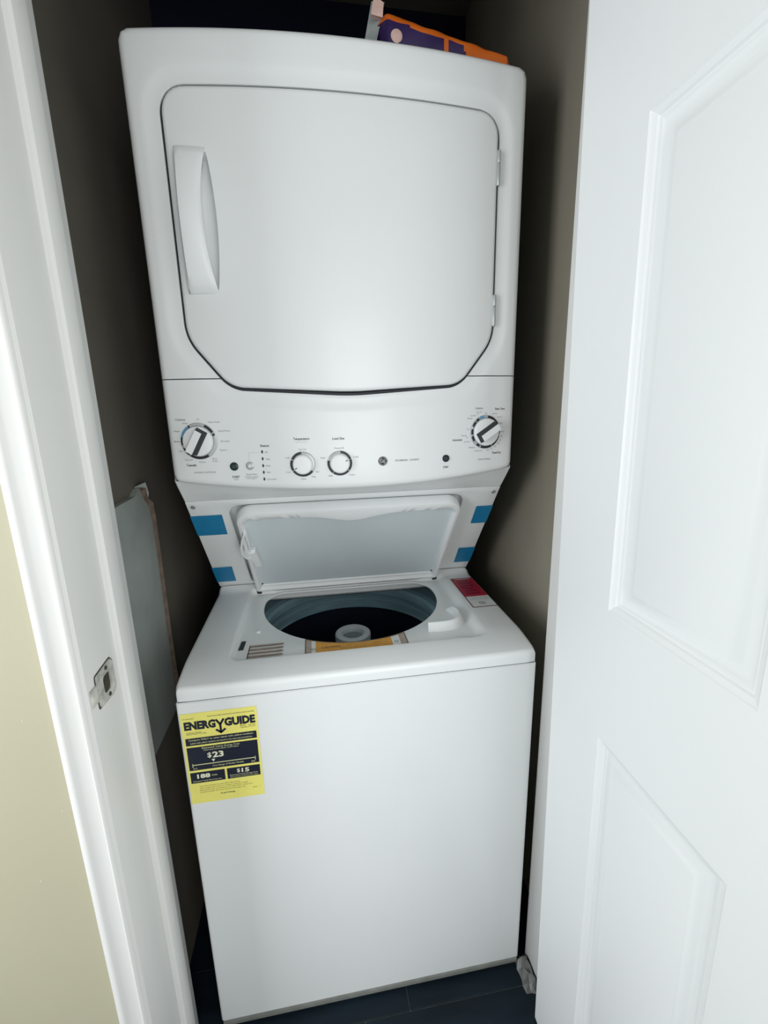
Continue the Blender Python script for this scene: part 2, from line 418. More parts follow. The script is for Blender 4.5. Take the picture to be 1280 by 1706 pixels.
ho = lambda d: polar(open_poly(d), CEN, al)
we = lambda d: polar(round_poly(WELL, WR, d, 6), CEN, al)
ou = lambda d: polar(round_poly(OUT, [0.010, 0.010, 0.003, 0.003], d, 5), CEN, al)
dk = MB()
lo = []
for d, z in ((0.0030, ZW-0.0075), (0.0010, ZW-0.0065), (0.0, ZW-0.0040), (0.0012, ZW-0.0012), (0.004, ZW)):
    lo.append([(p.x, p.y, z) for p in ho(d)])
A = ho(0.004); B = polar(round_poly([(-0.250, 0.066), (0.238, 0.066), (0.246, 0.394), (-0.252, 0.394)], [0.016, 0.02, 0.012, 0.012], 0, 6), CEN, al)
B = [Vector((max(-0.3, p.x), p.y)) for p in B]
def safe(Ai, Bi):                                     # keep the well foot outside the opening
    ca = (Ai-Vector(CEN)).length; cb = (Bi-Vector(CEN)).length
    return Bi if cb > ca+0.003 else Vector(CEN)+(Ai-Vector(CEN))*((ca+0.003)/ca)
B = [safe(a, b) for a, b in zip(A, B)]
Bt = we(0.0); Bt = [safe(b, t) for b, t in zip(B, Bt)]
lo.append([(p.x, p.y, ZW) for p in lerp2(A, B, .5)])
lo.append([(p.x, p.y, ZW) for p in B])
for t in (0.25, 0.5, 0.75, 1.0):
    q = lerp2(B, Bt, t); k = t*t*(3-2*t)
    lo.append([(p.x, p.y, ZW*(1-k)+k*zdeck(p.x, p.y)) for p in q])
Eo = ou(-0.009)
Bt2 = we(0.004)
for t in (0.0, 0.3, 0.6, 1.0):
    q = lerp2([safe(b, e) for b, e in zip(Bt, Bt2)], Eo, t)
    lo.append([(p.x, p.y, zdeck(p.x, p.y)+0.0006) for p in q])
for d, dzz in ((-0.005, 0.0002), (-0.002, -0.0022), (-0.0004, -0.006), (0.0, -0.010)):
    q = ou(d)
    lo.append([(p.x, p.y, zdeck(max(-H, p.x), max(p.y, 0.0))+dzz) for p in q])
q = ou(0.0); lo.append([(p.x, p.y, 0.7842) for p in q])
q = ou(-0.006); lo.append([(p.x, p.y, 0.7842) for p in q])
dk.loft(lo)
deck = dk.build('washer_top', ENAMEL, LC, smooth=40)
# dark joint between the top and the cabinet
q = ou(-0.0025)
MB().loft([[(p.x, p.y, 0.7805) for p in q], [(p.x, p.y, 0.7850) for p in q]]).build('top_gasket', DARK, LC)

# ---- tub
TC = (0.0, 0.3215)
tb = MB()
tb.lathe([(0.226, ZW-0.009), (0.242, ZW-0.016), (0.246, ZW-0.040), (0.240, ZW-0.0555)], (TC[0], TC[1], 0), 72)
tb.build('tub_ring', TUBPL, LC)
bk = MB()
bk.lathe([(0.240, ZW-0.055), (0.226, ZW-0.058), (0.221, ZW-0.066), (0.222, ZW-0.082), (0.228, ZW-0.088), (0.231, ZW-0.096), (0.231, ZW-0.104), (0.229, ZW-0.1065), (0.231, ZW-0.109), (0.2305, ZW-0.128), (0.225, ZW-0.130)], (TC[0], TC[1], 0), 96)
bask = bk.build('wash_basket', STEEL, LC, smooth=30)
STEELD = mat('shaded_steel_wall', (0.035, 0.05, 0.085), 0.4, 0.6, var=0.1)  # steel copy with the deep tub's dark reflection put into its colour
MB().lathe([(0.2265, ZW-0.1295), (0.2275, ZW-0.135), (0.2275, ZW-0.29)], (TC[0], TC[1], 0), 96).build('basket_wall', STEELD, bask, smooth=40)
MB().lathe([(0.231, ZW-0.29), (0.226, ZW-0.31), (0.20, ZW-0.325), (0.05, ZW-0.335)], (TC[0], TC[1], 0), 96).build('basket_floor', AGIT, bask, smooth=40)
ag = MB()
ag.lathe([(0.19, ZW-0.326), (0.19, ZW-0.318), (0.13, ZW-0.306), (0.075, ZW-0.285), (0.052, ZW-0.24), (0.044, ZW-0.16), (0.042, ZW-0.112)], (TC[0], TC[1], 0), 48)
for k in range(4):
    a = 2*PI*k/4+0.5; c_, s_ = math.cos(a), math.sin(a)
    fin = [(0.045, ZW-0.18), (0.075, ZW-0.255), (0.165, ZW-0.285), (0.185, ZW-0.318), (0.03, ZW-0.318)]
    P_ = lambda rr, z, o: (TC[0]+rr*c_-o*s_, TC[1]+rr*s_+o*c_, z)
    ag.loft([[P_(rr, z, o) for rr, z in fin] for o in (-0.006, 0.006)], True, True, True)
agi = ag.build('agitator', AGIT, LC)
cpm = MB()
cpm.lathe([(0.0425, ZW-0.125), (0.0455, ZW-0.122), (0.0465, ZW-0.104), (0.0455, ZW-0.097), (0.042, ZW-0.0945), (0.030, ZW-0.0955), (0.0275, ZW-0.099), (0.0265, ZW-0.112), (0.020, ZW-0.116)], (TC[0], TC[1], 0), 48)
cpm.build('agitator_cap', AGITW, agi)
MB().lathe([(0.0262, ZW-0.108), (0.012, ZW-0.1075), (0.0115, ZW-0.1055), (0.001, ZW-0.1055)], (TC[0], TC[1], 0), 32, cap1=True).build('cap_core', AGITC, agi)

# ---- things fixed to the washer top
dkf = lambda x, y, e=0.0006: Vector((x, y, zdeck(x, y)+e+0.0006))
wlf = lambda x, y, e=0.0006: Vector((x, y, ZW+e))
def label_sheet(mb, x0, x1, y0, y1, fn, mi=0, nx=4, ny=4):
    for i in range(nx):
        for j in range(ny):
            a, b = x0+(x1-x0)*i/nx, x0+(x1-x0)*(i+1)/nx; c, d = y0+(y1-y0)*j/ny, y0+(y1-y0)*(j+1)/ny
            mb.add([fn(a, c), fn(b, c), fn(b, d), fn(a, d)], [[0, 1, 2, 3]], mi)
wl_ = MB(); label_sheet(wl_, 0.2735, 0.3335, 0.182, 0.360, dkf, 0, 3, 8)
wlab = wl_.build('warning_label', WHITEP, LC); wlab['label'] = 'red and white warning label'
rl = MB()
f1 = lambda x, y: dkf(x, y, 0.0011)
label_sheet(rl, 0.2735, 0.3335, 0.242, 0.360, f1, 0, 3, 6)
f2 = lambda x, y: dkf(x, y, 0.0015)
quad(rl, 0.2735, 0.3335, 0.182, 0.1845, f1, 1); quad(rl, 0.2735, 0.2758, 0.182, 0.360, f1, 1, 1)
for k in range(6): quad(rl, 0.284+0.002*(k % 2), 0.322-0.004*(k % 3), 0.256+0.0155*k, 0.264+0.0155*k, f2, 1)
put_text(rl, 'WARNING', 0.304, 0.352, 0.006, f2, 2, 0.01)
put_text(rl, 'To reduce the risk of fire,', 0.304, 0.232, 0.0035, f1, 3, width=0.045)
put_text(rl, 'read the owner\'s manual', 0.304, 0.224, 0.0035, f1, 3, width=0.045)
rl.lathe([(0.008, 0.0008), (0.0062, 0.0009)], tuple(dkf(0.304, 0.203, 0.0)), 20, mi=3)
quad(rl, 0.300, 0.308, 0.2015, 0.2045, f1, 3)
rl.build('label_print', [RED, DRED, WHITEP, GREYP], wlab, smooth=0)
# orange caution strip along the front of the opening
os_ = MB(); 
def yo(x): return 0.3215-math.sqrt(0.2165**2-x*x)-0.0055
def strip(mb, xa, xb, t0, t1, e, mi, n=10):
    for k in range(n):
        a, b = xa+(xb-xa)*k/n, xa+(xb-xa)*(k+1)/n
        y0 = lambda x: 0.069+0.0*x
        P_ = lambda x, t: Vector((x, y0(x)+(min(yo(x), 0.1065+0.3*abs(x))-y0(x))*t, ZW+e))
        mb.add([P_(a, t0), P_(b, t0), P_(b, t1), P_(a, t1)], [[0, 1, 2, 3]], mi)
strip(os_, -0.114, 0.096, 0.0, 1.0, 0.0006, 0, 14)
osl = os_.build('caution_strip', ORANGEL, LC); osl['label'] = 'orange caution strip'
op = MB()
strip(op, -0.114, -0.1115, 0, 1, 0.0010, 0, 1); strip(op, 0.0935, 0.096, 0, 1, 0.0010, 0, 1)
strip(op, -0.1115, 0.0935, 0.95, 1, 0.0010, 0, 12)
strip(op, -0.1115, -0.102, 0.06, .94, 0.0010, 3, 1); strip(op, 0.082, 0.0935, 0.06, .94, 0.0010, 3, 1)
strip(op, -0.101, -0.0925, 0.06, .94, 0.0010, 1, 2); strip(op, 0.064, 0.081, 0.06, .94, 0.0010, 1, 2)
for cx in (-0.0968, 0.0725):
    op.lathe([(0.0042, 0.0014), (0.0028, 0.0014)], (cx, 0.086, ZW), 16, mi=2)
fo = lambda x, y: Vector((x, y, ZW+0.0014))
put_text(op, 'CAUTION', -0.062, 0.089, 0.006, fo, 0, 0.02)
put_text(op, 'do not reach into tub while basket is moving', 0.012, 0.090, 0.0040, fo, 0, width=0.085)
put_text(op, 'keep lid closed during operation', 0.005, 0.081, 0.0040, fo, 0, width=0.095)
op.build('strip_print', [BROWNP, WHITEP, GREYP, TANP], osl, smooth=0)
# striped instruction label and black lid-lock slot at the left front of the well
il = MB(); 
quad(il, -0.226, -0.158, 0.077, 0.129, wlf, 0, 2)
ilo = il.build('instruction_label', WHITEP, LC); ilo['label'] = 'brown striped instruction label'
ip = MB(); w2 = lambda x, y: wlf(x, y, 0.001)
for k in range(4):
    y = 0.0785+0.0132*k
    ip.add([w2(-0.226, y), w2(-0.162, y), w2(-0.157, y+.0045), w2(-0.160, y+.009), w2(-0.226, y+.009)], [[0, 1, 2, 3, 4]], 0)
    w3 = lambda x, y: wlf(x, y, 0.0014)
    ip.add([w3(-0.224, y+.0005), w3(-0.157, y+.0020), w3(-0.157, y+.004), w3(-0.224, y+.0025)], [[0, 1, 2, 3]], 1)
quad(ip, -0.2265, -0.2245, 0.077, 0.128, w2, 1)
ip.build('label_print', [TANP, BROWNP], ilo, smooth=0)
MB().loft([[Vector((x, y, ZW+z)) for x, y in ((-0.2475, 0.113), (-0.2375, 0.113), (-0.2365, 0.147), (-0.2455, 0.147))] for z in (0.0003, 0.0014)], True, False, True).build('lid_lock_slot', BLACK, LC, smooth=0)
# small raised pip in the well, left
MB().lathe([(0.006, 0.0), (0.005, 0.002), (0.002, 0.0035), (0.0005, 0.0036)], (-0.216, 0.185, ZW), 20, cap1=True).build('lid_bumper', PLASTIC, LC)
# bleach dispenser scoop at the right front of the well
path = [(0.150, 0.124, .0165), (0.168, 0.121, .0175), (0.188, 0.1205, .018), (0.204, 0.1225, .0185), (0.217, 0.129, .0195), (0.2255, 0.140, .021), (0.2295, 0.155, .022), (0.2300, 0.172, .021), (0.2275, 0.188, .017), (0.2235, 0.202, .009), (0.220, 0.210, .002)]
bl = MB(); loops = []
for i, (x, y, hh) in enumerate(path):
    a = Vector(path[max(0, i-1)][:2]); b = Vector(path[min(len(path)-1, i+1)][:2]); t = (b-a).normalized(); nn = Vector((t.y, -t.x))   # outward
    def P_(o, z): return Vector((x+nn.x*o, y+nn.y*o, ZW+z))
    loops.append([P_(-0.006, 0.0), P_(-0.0035, hh*0.92), P_(-0.002, hh), P_(0.001, hh), P_(0.003, hh*0.9), P_(0.008, hh*0.25), P_(0.012, 0.0)])
bl.loft(loops, False, False, False)
bl.add(loops[0], [list(range(7))]); bl.add(loops[-1], [list(range(7))])
bl.build('bleach_scoop', PLASTIC, LC, smooth=50)

# ---- upper cabinet body (behind the fronts)
ub = MB()
prof = [(0.176, 1.853), (0.735, 1.853), (0.735, 0.795), (0.432, 0.795), (0.434, 0.836), (0.235, 1.118), (0.200, 1.150)]
ub.loft([[(x, y, z) for y, z in prof] for x in (-H+0.0015, H-0.0015)], True, True, True)
ub.build('dryer_cabinet', SIDES, LC, smooth=0)

# ---- sloped panel under the console, with the pocket for the lid
tB = Vector((0, 0.4176, 0.831)); tT = Vector((0, -0.2136, 0.2709)).normalized(); tN = Vector((0, -0.2709, -0.2136)).normalized()
SL = 0.345
sp_ = lambda x, s, o=0.0: tB+Vector((x, 0, 0))+tT*s+tN*o
rp = MB()
POC = [(-0.256, 0.010), (0.256, 0.010), (0.2615, 0.3260), (-0.2615, 0.3260)]; pr_ = [0.01, 0.01, 0.03, 0.03]
OR = [(-H, 0.0), (H, 0.0), (H, SL), (-H, SL)]
pc = (0, 0.17); pa = angles(pc, OR+POC, 120)
pk = lambda d: polar(round_poly(POC, pr_, d, 8), pc, pa)
po_ = polar(round_poly(OR, [.002]*4, 0, 2), pc, pa)
poi = polar(round_poly(OR, [.002]*4, -0.003, 2), pc, pa)
L = [[sp_(p.x*0.02, pc[1]+(p.y-pc[1])*0.02, -0.020) for p in pk(0)], [sp_(p.x, p.y, -0.020) for p in pk(-0.004)], [sp_(p.x, p.y, -0.017) for p in pk(-0.001)], [sp_(p.x, p.y, -0.002) for p in pk(0)], [sp_(p.x, p.y, 0) for p in pk(0.003)]]
L += [[sp_(p.x, p.y, 0) for p in lerp2(pk(0.003), poi, t)] for t in (0.5, 1)]
L += [[sp_(p.x, p.y, -0.001) for p in po_], [sp_(p.x, p.y, -0.010) for p in po_]]
rp.loft(L, True, True, False)
rp.build('sloped_panel', ENAMEL, LC, smooth=40)
for x in (-0.327, 0.327):
    s_ = MB(); fr = (Vector((1, 0, 0)), tT, tN)
    s_.lathe([(0.0052, 0.0002), (0.005, 0.0018), (0.0025, 0.0026), (0.0022, 0.0016), (0.0003, 0.0014)], tuple(sp_(x, 0.329)), 20, fr, cap1=True)
    s_.build('screw', CHROME, LC)
def tape(x_in, s0, s1, sgn):
    m_ = MB(); e = 0.0009
    xo = sgn*(H+0.0008)
    row = lambda s: [sp_(x_in, s, e), sp_((x_in+xo)/2, s, e+.0003), sp_(xo, s, e), sp_(xo, s, -0.03), sp_(xo, s, -0.06)]
    A_ = row(s0); B_ = row(s1)
    if True:
        A_[0] = sp_(x_in+sgn*0.0012, s0, e)
    m_.loft([A_, lerp2(A_, B_, .5), B_], False)
    return m_.build('tape_strip', TAPE, LC, smooth=0)
tape(-0.2755, 0.230, 0.300, -1); tape(-0.292, 0.026, 0.095, -1); tape(0.299, 0.213, 0.280, 1); tape(0.2935, 0.035, 0.106, 1)

# ---- open lid, leaning back into the pocket
LB = [(-0.2425, 0.004), (0.2445, 0.004), (0.2485, 0.3325), (-0.2445, 0.3325)]; lr = [0.008, 0.008, 0.034, 0.034]
lc = (0, 0.16); la = angles(lc, LB, 420)
lp = lambda d: polar(round_poly(LB, lr, d, 10), lc, la)
def inner(d):
    pts = [(-0.2310+d, 0.0165+d), (0.2330-d, 0.0165+d)]
    out = [Vector(p) for p in pts]
    for k in range(97):
        t = k/96; x = 0.2365-d-(0.2365+0.2325-2*d)*t
        s = 0.3110-0.021*math.exp(-((x-0.002)/0.062)**2)-d
        e = min(x+0.2325-d, 0.2365-d-x); s -= 0.016*max(0, 1-e/0.018)**2
        out.append(Vector((x, s)))
    return polar(out, lc, la)
LO = 0.030
ld = MB()
L = [[sp_(p.x, p.y, -0.008) for p in lp(-0.02)], [sp_(p.x, p.y, 0.002) for p in lp(-0.003)], [sp_(p.x, p.y, 0.010) for p in lp(0)], [sp_(p.x, p.y, LO-0.006) for p in lp(0)], [sp_(p.x, p.y, LO-0.0015) for p in lp(-0.0018)], [sp_(p.x, p.y, LO) for p in lp(-0.0055)]]
L += [[sp_(p.x, p.y, LO) for p in inner(-0.002)], [sp_(p.x, p.y, LO-0.002) for p in inner(0.0)], [sp_(p.x, p.y, LO-0.011) for p in inner(0.003)]]
ld.loft(L, True, True, False)
lid = ld.build('washer_lid', PLASTIC, LC, smooth=45)
li = MB(); Q = inner(0.0025)
li.loft([[sp_(p.x, p.y, LO-0.0105) for p in Q], [sp_(p.x, p.y, LO-0.012) for p in inner(0.006)], [sp_(p.x, p.y, LO-0.012) for p in inner(0.009)], [sp_(p.x*0.05, lc[1]+(p.y-lc[1])*0.05, LO-0.012) for p in Q]], True, False, True)
li.build('lid_liner', LIDIN, lid, smooth=40)
# raised bead along the bottom of the lid, and the hinge pins
be = MB(); be.loft([[sp_(x, 0.0235+0.0035*math.cos(a), LO-0.012+0.0045*math.sin(a)) for a in [PI*k/8 for k in range(9)]] for x in (-0.226, -0.222, 0.224, 0.228)], False); be.build('lid_bead', PLASTIC, lid, smooth=60)
for x in (-0.236, 0.238):
    MB().lathe([(0.0045, -0.006), (0.006, -0.005), (0.006, 0.005), (0.0045, 0.006)], tuple(sp_(x, 0.004, LO-0.004)), 16, (tT, tN, Vector((1, 0, 0))), cap0=True, cap1=True).build('hinge_pin', DARK, lid)
    MB().lathe([(0.0026, LO-0.012), (0.0024, LO-0.0105), (0.0005, LO-0.010)], tuple(sp_(x*0.955, 0.030)), 14, (Vector((1, 0, 0)), tT, tN), cap1=True).build('lid_screw', DARK, lid)
for x in (-0.196, 0.203):
    MB().lathe([(0.004, LO-0.012), (0.0036, LO-0.0095), (0.0012, LO-0.009)], tuple(sp_(x, 0.298)), 14, (Vector((1, 0, 0)), tT, tN), cap1=True).build('lid_plug', LIDIN, lid)
# lid lock lever on the left rim
lv = MB()
pth = [(-0.2310, 0.276), (-0.2395, 0.252), (-0.2455, 0.225), (-0.2465, 0.200), (-0.2405, 0.184), (-0.2330, 0.178)]
def ribbon(mb, pts, w_, o0, o1):
    loops = []
    for i, (x, s) in enumerate(pts):
        a = Vector(pts[max(0, i-1)]); b = Vector(pts[min(len(pts)-1, i+1)]); t = (b-a).normalized(); n_ = Vector((t.y, -t.x))*w_*0.5
        loops.append([sp_(x-n_.x, s-n_.y, o0), sp_(x-n_.x, s-n_.y, o1), sp_(x+n_.x, s+n_.y, o1), sp_(x+n_.x, s+n_.y, o0)])
    mb.loft(loops, True, True, True)
ribbon(lv, pth, 0.0042, LO-0.004, LO+0.010)
ribbon(lv, [(-0.2295, 0.268), (-0.2275, 0.240), (-0.2285, 0.210), (-0.2330, 0.190)], 0.0036, LO-0.006, LO+0.008)
lv.build('lid_latch', PLASTIC, lid, smooth=40)
q = [(-0.2375, 0.200), (-0.2190, 0.201), (-0.2130, 0.135), (-0.2270, 0.134)]
m_ = MB(); m_.loft([[sp_(x, s, LO-0.010) for x, s in q], [sp_(x, s, LO+0.002) for x, s in q]], True, True, True)
m_.loft([[sp_(x, s, LO+0.001) for x, s in ((-0.2350, 0.206), (-0.2180, 0.207), (-0.2175, 0.190), (-0.2340, 0.189))], [sp_(x, s, LO+0.010) for x, s in ((-0.2340, 0.203), (-0.2195, 0.204), (-0.2190, 0.193), (-0.2335, 0.192))]], True, True, True)
m_.build('latch_body', PLASTIC, lid, smooth=0)

# ---- dryer front: bowed sheet with a seam between front panel and console
YD, BOW, DROP = 0.150, 0.030, 0.024
ZB0, ZT0, ZS = 1.151, 1.8606, 1.338
def yf(x): return YD-BOW*(1-(x/H)**2)
def zc(x, z):
    if z < ZS: z -= DROP*(1-(x/H)**2)*min(1, (ZS-z)/(ZS-ZB0))
    return z
DPOLY = [(-0.283, 1.407), (-0.216, 1.3225), (0.0, 1.3110), (0.216, 1.3225), (0.283, 1.407), (0.283, 1.781), (-0.283, 1.781)]
DR = [0.075, 0.055, 0.6, 0.055, 0.075, 0.036, 0.036]
dc = (0.0, 1.55)
FR = [(-H, ZB0), (H, ZB0), (H, ZT0), (-H, ZT0)]
fa = angles(dc, FR+DPOLY, 280)
do_ = lambda d: polar(round_poly(DPOLY, DR, d, 10), dc, fa)
fo_ = lambda d: polar(round_poly(FR, [0.014, 0.014, 0.018, 0.018], d, 6), dc, fa)
fm = []
def fl_(pts, o): fm.append([Vector((p.x, yf(p.x)+o, p.y)) for p in pts])
fl_(do_(0.0038), 0.033); fl_(do_(0.0038), 0.0050); fl_(do_(0.0050), 0.0038); fl_(do_(0.010), 0.0036); fl_(do_(0.019), 0.0030); fl_(do_(0.026), 0.0010); fl_(do_(0.033), 0.0)
fl_(lerp2(do_(0.033), fo_(-0.012), .33), 0); fl_(lerp2(do_(0.033), fo_(-0.012), .66), 0)
for d, o in ((-0.012, 0.0), (-0.007, 0.0009), (-0.003, 0.0040), (-0.0008, 0.0085), (0.0, 0.014), (0.0, 0.045)): fl_(fo_(d), o)
def front_part(z_sign):
    mb = MB(); mb.loft(fm)
    b = bmesh.new(); vs_ = [b.verts.new(v) for v in mb.v]
    for fc in mb.f: b.faces.new([vs_[i] for i in fc])
    bmesh.ops.remove_doubles(b, verts=b.verts, dist=1e-6)
    res = bmesh.ops.bisect_plane(b, geom=b.verts[:]+b.edges[:]+b.faces[:], dist=1e-6, plane_co=(0, 0, ZS+0.0009*z_sign), plane_no=(0, 0, z_sign), clear_inner=True)
    cut = [e for e in res['geom_cut'] if isinstance(e, bmesh.types.BMEdge)]
    ex = bmesh.ops.extrude_edge_only(b, edges=cut)
    for v in ex['geom']:
        if isinstance(v, bmesh.types.BMVert): v.co.y += 0.008
    for v in b.verts: v.co.z = zc(v.co.x, v.co.z)
    out = MB().bm_in(b); b.free(); return out
front_part(1).build('front_panel', ENAMEL, LC, smooth=40)
cons = front_part(-1)
# underside of the console, back to the sloped panel
xs = [-H+0.001+(2*H-0.002)*k/40 for k in range(41)]
rA = [Vector((x, yf(x)+0.013, zc(x, ZB0+0.0006)+0.0005)) for x in xs]
tp = sp_(0, SL+0.001, -0.001)
rC = [Vector((x, tp.y, tp.z)) for x in xs]
def und(t, dz_): return [a.lerp(c, t)-Vector((0, 0, dz_*(1-(a.x/H)**2))) for a, c in zip(rA, rC)]
cons.loft([rA, und(0.38, 0.0045), und(0.42, 0.0065), rC], False)
for sx in (-1, 1):                                    # closed cheeks under the console's ends
    x = sx*(H-0.0003)
    cons.add([(x, 0.158, 1.1525), (x, tp.y, tp.z), (x, 0.235, 1.115), (x, 0.235, 1.165), (x, 0.165, 1.165)], [[0, 1, 2, 3, 4]])
con = cons.build('control_panel', ENAMEL, LC, smooth=40)
# dark backing added as painted shade behind the seam and the door groove
bkp = MB(); bx = [-H+0.012+(2*H-0.024)*k/30 for k in range(31)]
bkp.loft([[Vector((x, yf(x)+0.0330, z)) for x in bx] for z in (1.17, 1.85)], False); bkp.build('front_backing', DARK, LC)

# dark ring added to paint the shade in the groove around the door
MB().loft([[Vector((p.x, yf(p.x)+0.0085, zc(p.x, p.y))) for p in do_(0.0037)], [Vector((p.x, yf(p.x)+0.0085, zc(p.x, p.y))) for p in do_(-0.0005)]]).build('groove_shade', DARK, LC)

# ---- dryer door
dd = MB(); L = []
for d, o in ((0.0, 0.032), (0.0, 0.004), (-0.001, 0.0012), (-0.003, -0.0006), (-0.0065, -0.0012)):
    L.append([Vector((p.x, yf(p.x)+o, p.y)) for p in do_(d)])
e0 = do_(-0.0065)
for t in (0.25, 0.5, 0.75, 0.97):
    q = [Vector((p.x*(1-t), dc[1]+(p.y-dc[1])*(1-t))) for p in e0]
    L.append([Vector((p.x, yf(p.x)-0.0012-0.001*t, p.y)) for p in q])
dd.loft(L, True, True, True)
ddo = dd.build('dryer_door', ENAMEL, LC, smooth=40)
ct = MB(); L = []                                     # finger scoop beside the pull, cut into the door
for k in range(33):
    t = k/32; z = 1.484+(1.689-1.484)*t; q = math.sin(PI*t)**0.8
    cx = -0.2290; hw = 0.0095+0.0080*q; dp_ = 0.002+0.026*math.sin(PI*t)**0.35
    b0 = yf(cx)-0.0016
    L.append([Vector((cx+hw*math.cos(a), b0-0.004+(dp_+0.004)*max(0, math.sin(a))**0.3 if math.sin(a) > 0 else b0-0.004, z)) for a in [PI*j/16 for j in range(17)]])
ct.loft(L, True, True, True)
cto = ct.build('scoop_cutter', ENAMEL, None, smooth=0)
cto.location = Vector(WPOS[cto.name])-WPOS[ddo.name]  # same frame as the door mesh
ddo_par = ddo.parent; ddo.parent = None; ddo_loc = ddo.location.copy(); ddo.location = (0, 0, 0)
bm_ = ddo.modifiers.new('scoop', 'BOOLEAN'); bm_.operation = 'DIFFERENCE'; bm_.solver = 'EXACT'; bm_.object = cto
bpy.context.view_layer.update()
me_ = bpy.data.meshes.new_from_object(ddo.evaluated_get(bpy.context.evaluated_depsgraph_get()))
ddo.modifiers.clear(); ddo.data = me_
ddo.parent = ddo_par; ddo.location = ddo_loc
bpy.data.objects.remove(cto)
# arched pull handle
hm = MB(); L = []; N = 28
for k in range(N+1):
    t = k/N; z = 1.4775+(1.6965-1.4775)*t
    pr = 0.006+0.027*math.sin(PI*min(1, max(0, t)))**0.75
    if k in (0, N): pr = 0.002
    xl = -0.2680+0.001*math.sin(PI*t); xr = -0.2180-0.0125*math.sin(PI*t)**0.8
    b0 = yf(-0.2445)-0.0012
    ins = 0.0015 if k in (0, N) else 0
    L.append([Vector((xl-0.002, b0+0.002, z)), Vector((xl+ins, b0-pr*0.75, z)), Vector((xl+0.003+ins, b0-pr*0.97, z)), Vector((xl+0.010, b0-pr-0.0006, z)), Vector((xr-0.010, b0-pr-0.0006, z)), Vector((xr-0.003-ins, b0-pr*0.97, z)), Vector((xr-ins, b0-pr*0.85, z)), Vector((xr-0.002-0.008*math.sin(PI*t), b0-pr*0.5, z)), Vector((xr-0.002-0.012*math.sin(PI*t), b0+0.022*math.sin(PI*t)+0.002, z))])
hm.loft(L, True, True, True)
hm.build('door_handle', PLASTIC, ddo, smooth=38)
for z0, z1 in ((1.669, 1.7245), (1.430, 1.486)):
    m_ = MB(); b0 = yf(0.2825)
    for a, b in ((z0, z0+(z1-z0)*.62), (z0+(z1-z0)*.64, z1)):
        m_.lathe([(0.0028, 0), (0.0034, .001), (0.0034, b-a-.001), (0.0028, b-a)], (0.2842, b0-0.0006, a), 16, cap0=True, cap1=True)
    m_.box(0.2795, 0.2838, b0-0.0024, b0+0.004, z0+.002, z1-.002, 0, 0.0006, 1)
    m_.build('door_hinge', RINGG, ddo)

# ---- controls
def cf(x):                                            # local frame on the console at x
    sl = 2*BOW*x/H**2; ux = Vector((1, sl, 0)).normalized(); uz = Vector((0, 0, 1)); un = uz.cross(ux)*-1
    un = Vector((ux.y, -ux.x, 0))                     # outward (-Y)
    return ux, uz, un
def on_con(x, z, o=0.0):
    ux, uz, un = cf(x); return Vector((x, yf(x), z))+un*o
def knob_arcs(mb, x, z, r0, r1, arcs, o):
    ux, uz, un = cf(x); c = on_con(x, z, o)
    for a0, a1, mi in arcs:                           # degrees clockwise from twelve o'clock
        n = max(2, int(abs(a1-a0)/8)); I = []; O = []
        for k in range(n+1):
            a = math.radians(a0+(a1-a0)*k/n); d = ux*math.sin(a)+uz*math.cos(a)
            I.append(c+d*r0); O.append(c+d*r1)
        mb.loft([I, O], False, mi=mi)
def big_knob(x, z, rot, arcs, shade_faces):
    ux, uz, un = cf(x); fr = (ux, uz, un); c = tuple(on_con(x, z))
    m_ = MB(); m_.lathe([(0.0335, 0.0002), (0.0335, 0.0018), (0.0325, 0.0026), (0.0290, 0.0028), (0.0282, 0.002)], c, 64, fr)
    kn = m_.build('selector_knob', RINGG, con, smooth=50)
    # knob body, grip and dial print are one knob: joined body plus material slots
    b_ = MB()
    b_.lathe([(0.0272, 0.0018), (0.0272, 0.0085), (0.0262, 0.0105), (0.0245, 0.0112), (0.001, 0.0112)], c, 64, fr, 0, cap1=True)
    # grip bar: long axis at angle rot from vertical
    ra = math.radians(rot); la_ = ux*math.sin(ra)+uz*math.cos(ra); wa = ux*math.cos(ra)-uz*math.sin(ra)
    cc = on_con(x, z, 0.0110)
    def P_(l, w_, hh): return cc+la_*l+wa*w_+un*hh
    base = [(-0.0235, -0.0105), (-0.0235, 0.0105), (0.0235, 0.0105), (0.0235, -0.0105)]
    top = [(-0.0225, -0.0065), (-0.0225, 0.0065), (0.0205, 0.0065), (0.0205, -0.0065)]
    V = [P_(l, w_, 0) for l, w_ in base]+[P_(l, w_, 0.016) for l, w_ in top]
    dark = 1
    b_.add(V, [[4, 5, 6, 7]], 0)
    sides = {'end0': [0, 1, 5, 4], 'right': [1, 2, 6, 5], 'end1': [2, 3, 7, 6], 'left': [3, 0, 4, 7]}
    for nme, fc in sides.items(): b_.add(V, [fc], 1 if nme in shade_faces else 0)  # black faces paint the shade on the sides of the grip
    return kn, b_
def finish_knob(x, z, rot, arcs, shade_sides):
    kn, b_ = big_knob(x, z, rot, arcs, shade_sides)
    b_.build('knob_body', [PLASTIC, BLACK], con, smooth=30)
    a_ = MB(); knob_arcs(a_, x, z, 0.0284, 0.0328, arcs, 0.0031); a_.build('dial_scale', [BLACK, BLUEP, LGREYP], con, smooth=0)
finish_knob(-0.2822, 1.2275, 30, [(25, 60, 0), (64, 72, 0), (150, 215, 0), (219, 247, 0), (258, 285, 0), (285, 325, 1), (327, 333, 0), (80, 145, 2)], ('right', 'end1'))
finish_knob(0.2728, 1.2285, 58, [(8, 60, 0), (66, 100, 0), (104, 150, 0), (154, 200, 0), (206, 220, 0), (236, 256, 0), (262, 282, 0), (292, 312, 0), (316, 330, 0), (334, 352, 1)], ('left', 'end0'))
